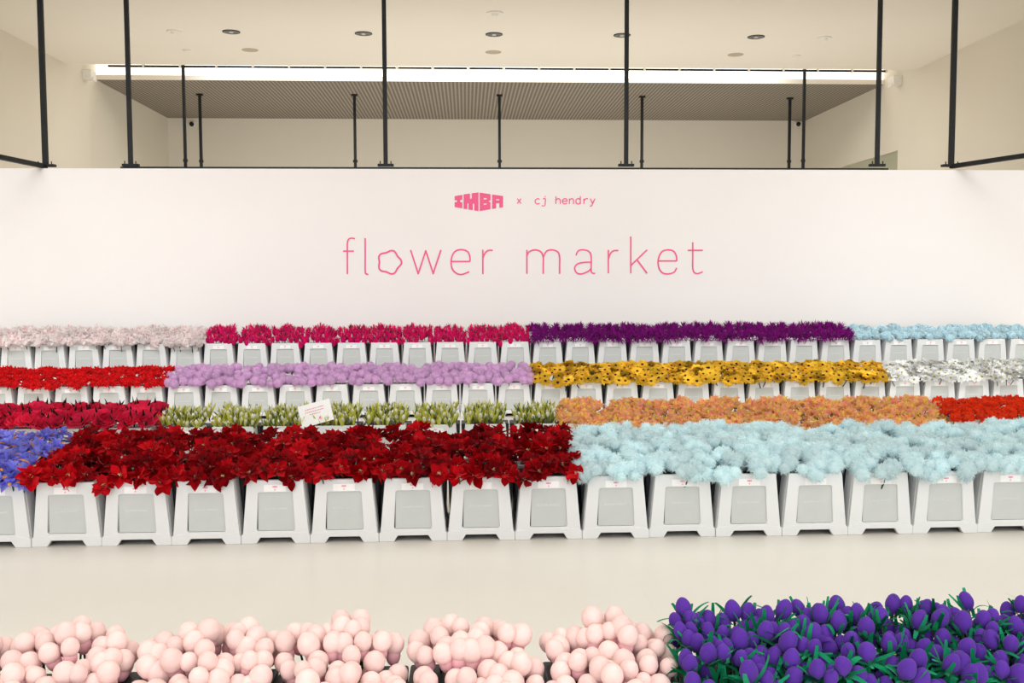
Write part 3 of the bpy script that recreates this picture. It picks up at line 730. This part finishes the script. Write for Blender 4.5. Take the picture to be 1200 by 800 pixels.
# second row
Y2 = 8.1
bx = at_y(656.5, 505, Y2).x
X2 = lambda i: bx + PITCH_X*(i+.5)
kw = dict(full=True)
block('in the second row', 'rose', [X2(i) for i in range(-13, -8)], Y2, 0, 'magenta plush rose', ('rose', 'white tulips'), 'rose', 'magenta roses in the second row', True, **kw)
block('in the second row', 'white_tulip', [X2(i) for i in range(-8, 0)], Y2, 0, 'small white tulip with yellow-green leaves', ('white tulip', 'magenta roses'), 'tulip', 'white tulips in the second row', **kw)
block('in the second row', 'ruffled_flower', [X2(i) for i in range(0, 8)], Y2, 0, 'peach and yellow ruffled flower', ('peach flower', 'white tulips'), 'ruffled flower', 'peach ruffled flowers in the second row', **kw)
block('in the second row', 'marigold', [X2(i) for i in range(8, 10)], Y2, 0, 'dense orange-red marigold', ('orange marigold', 'peach flowers'), 'marigold', 'orange marigolds in the second row', **kw)
# third row
Y3 = 11.27
bx3 = at_y(624, 470, Y3).x
P3 = (at_y(1039, 470, Y3).x - at_y(193, 470, Y3).x)/20
X3 = lambda i: bx3 + P3*(i+.5)
block('in the third row', 'carnation', [X3(i) for i in range(-15, -10)], Y3, 0, 'bright red carnation', ('red carnation', 'lilac pompoms'), 'carnation', 'red carnations in the third row', True)
block('in the third row', 'pompom_flower', [X3(i) for i in range(-10, 0)], Y3, 0, 'lilac pompom flower', ('lilac pompom', 'red carnations'), 'pompom flower', 'lilac pompoms in the third row')
block('in the third row', 'sunflower', [X3(i) for i in range(0, 10)], Y3, 0, 'yellow sunflower with dark eye', ('sunflower', 'lilac pompoms'), 'sunflower', 'sunflowers in the third row')
block('in the third row', 'daisy', [X3(i) for i in range(10, 15)], Y3, 0, 'white daisy with olive centre', ('white daisy', 'sunflowers'), 'daisy', 'white daisies in the third row')
# fourth row on its step
Y4 = 12.6; Z4 = .39
b = bmesh.new(); box(b, (XL+.5, Y4-.12, 0), (XR-.5, Y_P-.01, Z4), 0, .008)
tag(obj('display_step', b, MT['white']), 'long low white step carrying the last row of flower buckets', 'display step')
bx4 = at_y(623, 415, Y4).x
P4 = (at_y(997, 415, Y4).x - at_y(235.5, 415, Y4).x)/20
X4 = lambda i: bx4 + P4*(i+.5)
block('on the step', 'lily', [X4(i) for i in range(-17, -10)], Y4, Z4, 'pale pink and white lily', ('pale pink lily', 'magenta flowers'), 'lily', 'pale pink lilies on the step', True)
block('on the step', 'celosia', [X4(i) for i in range(-10, 0)], Y4, Z4, 'bright magenta pointed celosia', ('magenta celosia', 'pale pink lilies'), 'celosia', 'magenta celosias on the step')
block('on the step', 'chrysanthemum', [X4(i) for i in range(0, 10)], Y4, Z4, 'dark purple spiky chrysanthemum', ('purple chrysanthemum', 'magenta flowers'), 'chrysanthemum', 'purple chrysanthemums on the step')
block('on the step', 'hydrangea', [X4(i) for i in range(10, 16)], Y4, Z4, 'pale blue hydrangea', ('pale blue hydrangea', 'purple flowers'), 'hydrangea', 'pale blue hydrangeas on the step')
# nearest row
Y0 = 2.72
g = [at_y(px, 760, 2.95).x for px in (320, 476, 634, 796)]
P0 = (g[3]-g[0])/3
xs0 = [g[0]-P0*2.5, g[0]-P0*1.5, g[0]-P0*.5, (g[0]+g[1])/2, (g[1]+g[2])/2, (g[2]+g[3])/2]
block('across the aisle', 'ball_flower', xs0, Y0, 0, 'pale pink woolly ball flower', ('pink ball', 'purple tulips'), 'ball flower', 'pink ball flowers across the aisle', True)
block('across the aisle', 'tulip', [g[3]+P0*(.5+i) for i in range(3)], Y0, 0, 'purple plush tulip with curling green leaves', ('purple tulip', 'pink balls'), 'tulip', 'purple tulips across the aisle')
# note card among the white tulips
cpos = at_y(370, 484, Y2+.02)
t = empty('note_card', cpos); t.rotation_euler = (R_(-14), R_(-15), 0)
tag(t, 'small white note card with pink print tucked among the white tulips', 'card')
b = bmesh.new(); box(b, (-.135, 0, -.09), (.135, .003, .09)); obj('card', b, MT['tag'], t)
b = bmesh.new()
for zc, hw_ in ((.045, .08), (.022, .085), (.0, .05)):
    for i in range(int(hw_*2/.016)): box(b, (-hw_+i*.016, -.001, zc-.003), (-hw_+i*.016+rnd.uniform(.008, .013), 0, zc+.003))
obj('printed_lines', b, MT['lily2'] if 'lily2' in MT else P['lily2'], t)
b = bmesh.new(); f5 = [((.011+.003*math.cos(5*a))*math.cos(a)+.03, -.045+(.011+.003*math.cos(5*a))*math.sin(a)) for a in [i*math.pi/15 for i in range(30)]]
prism(b, f5, -.0015, 0); obj('printed_flower', b, MT['pink'], t)
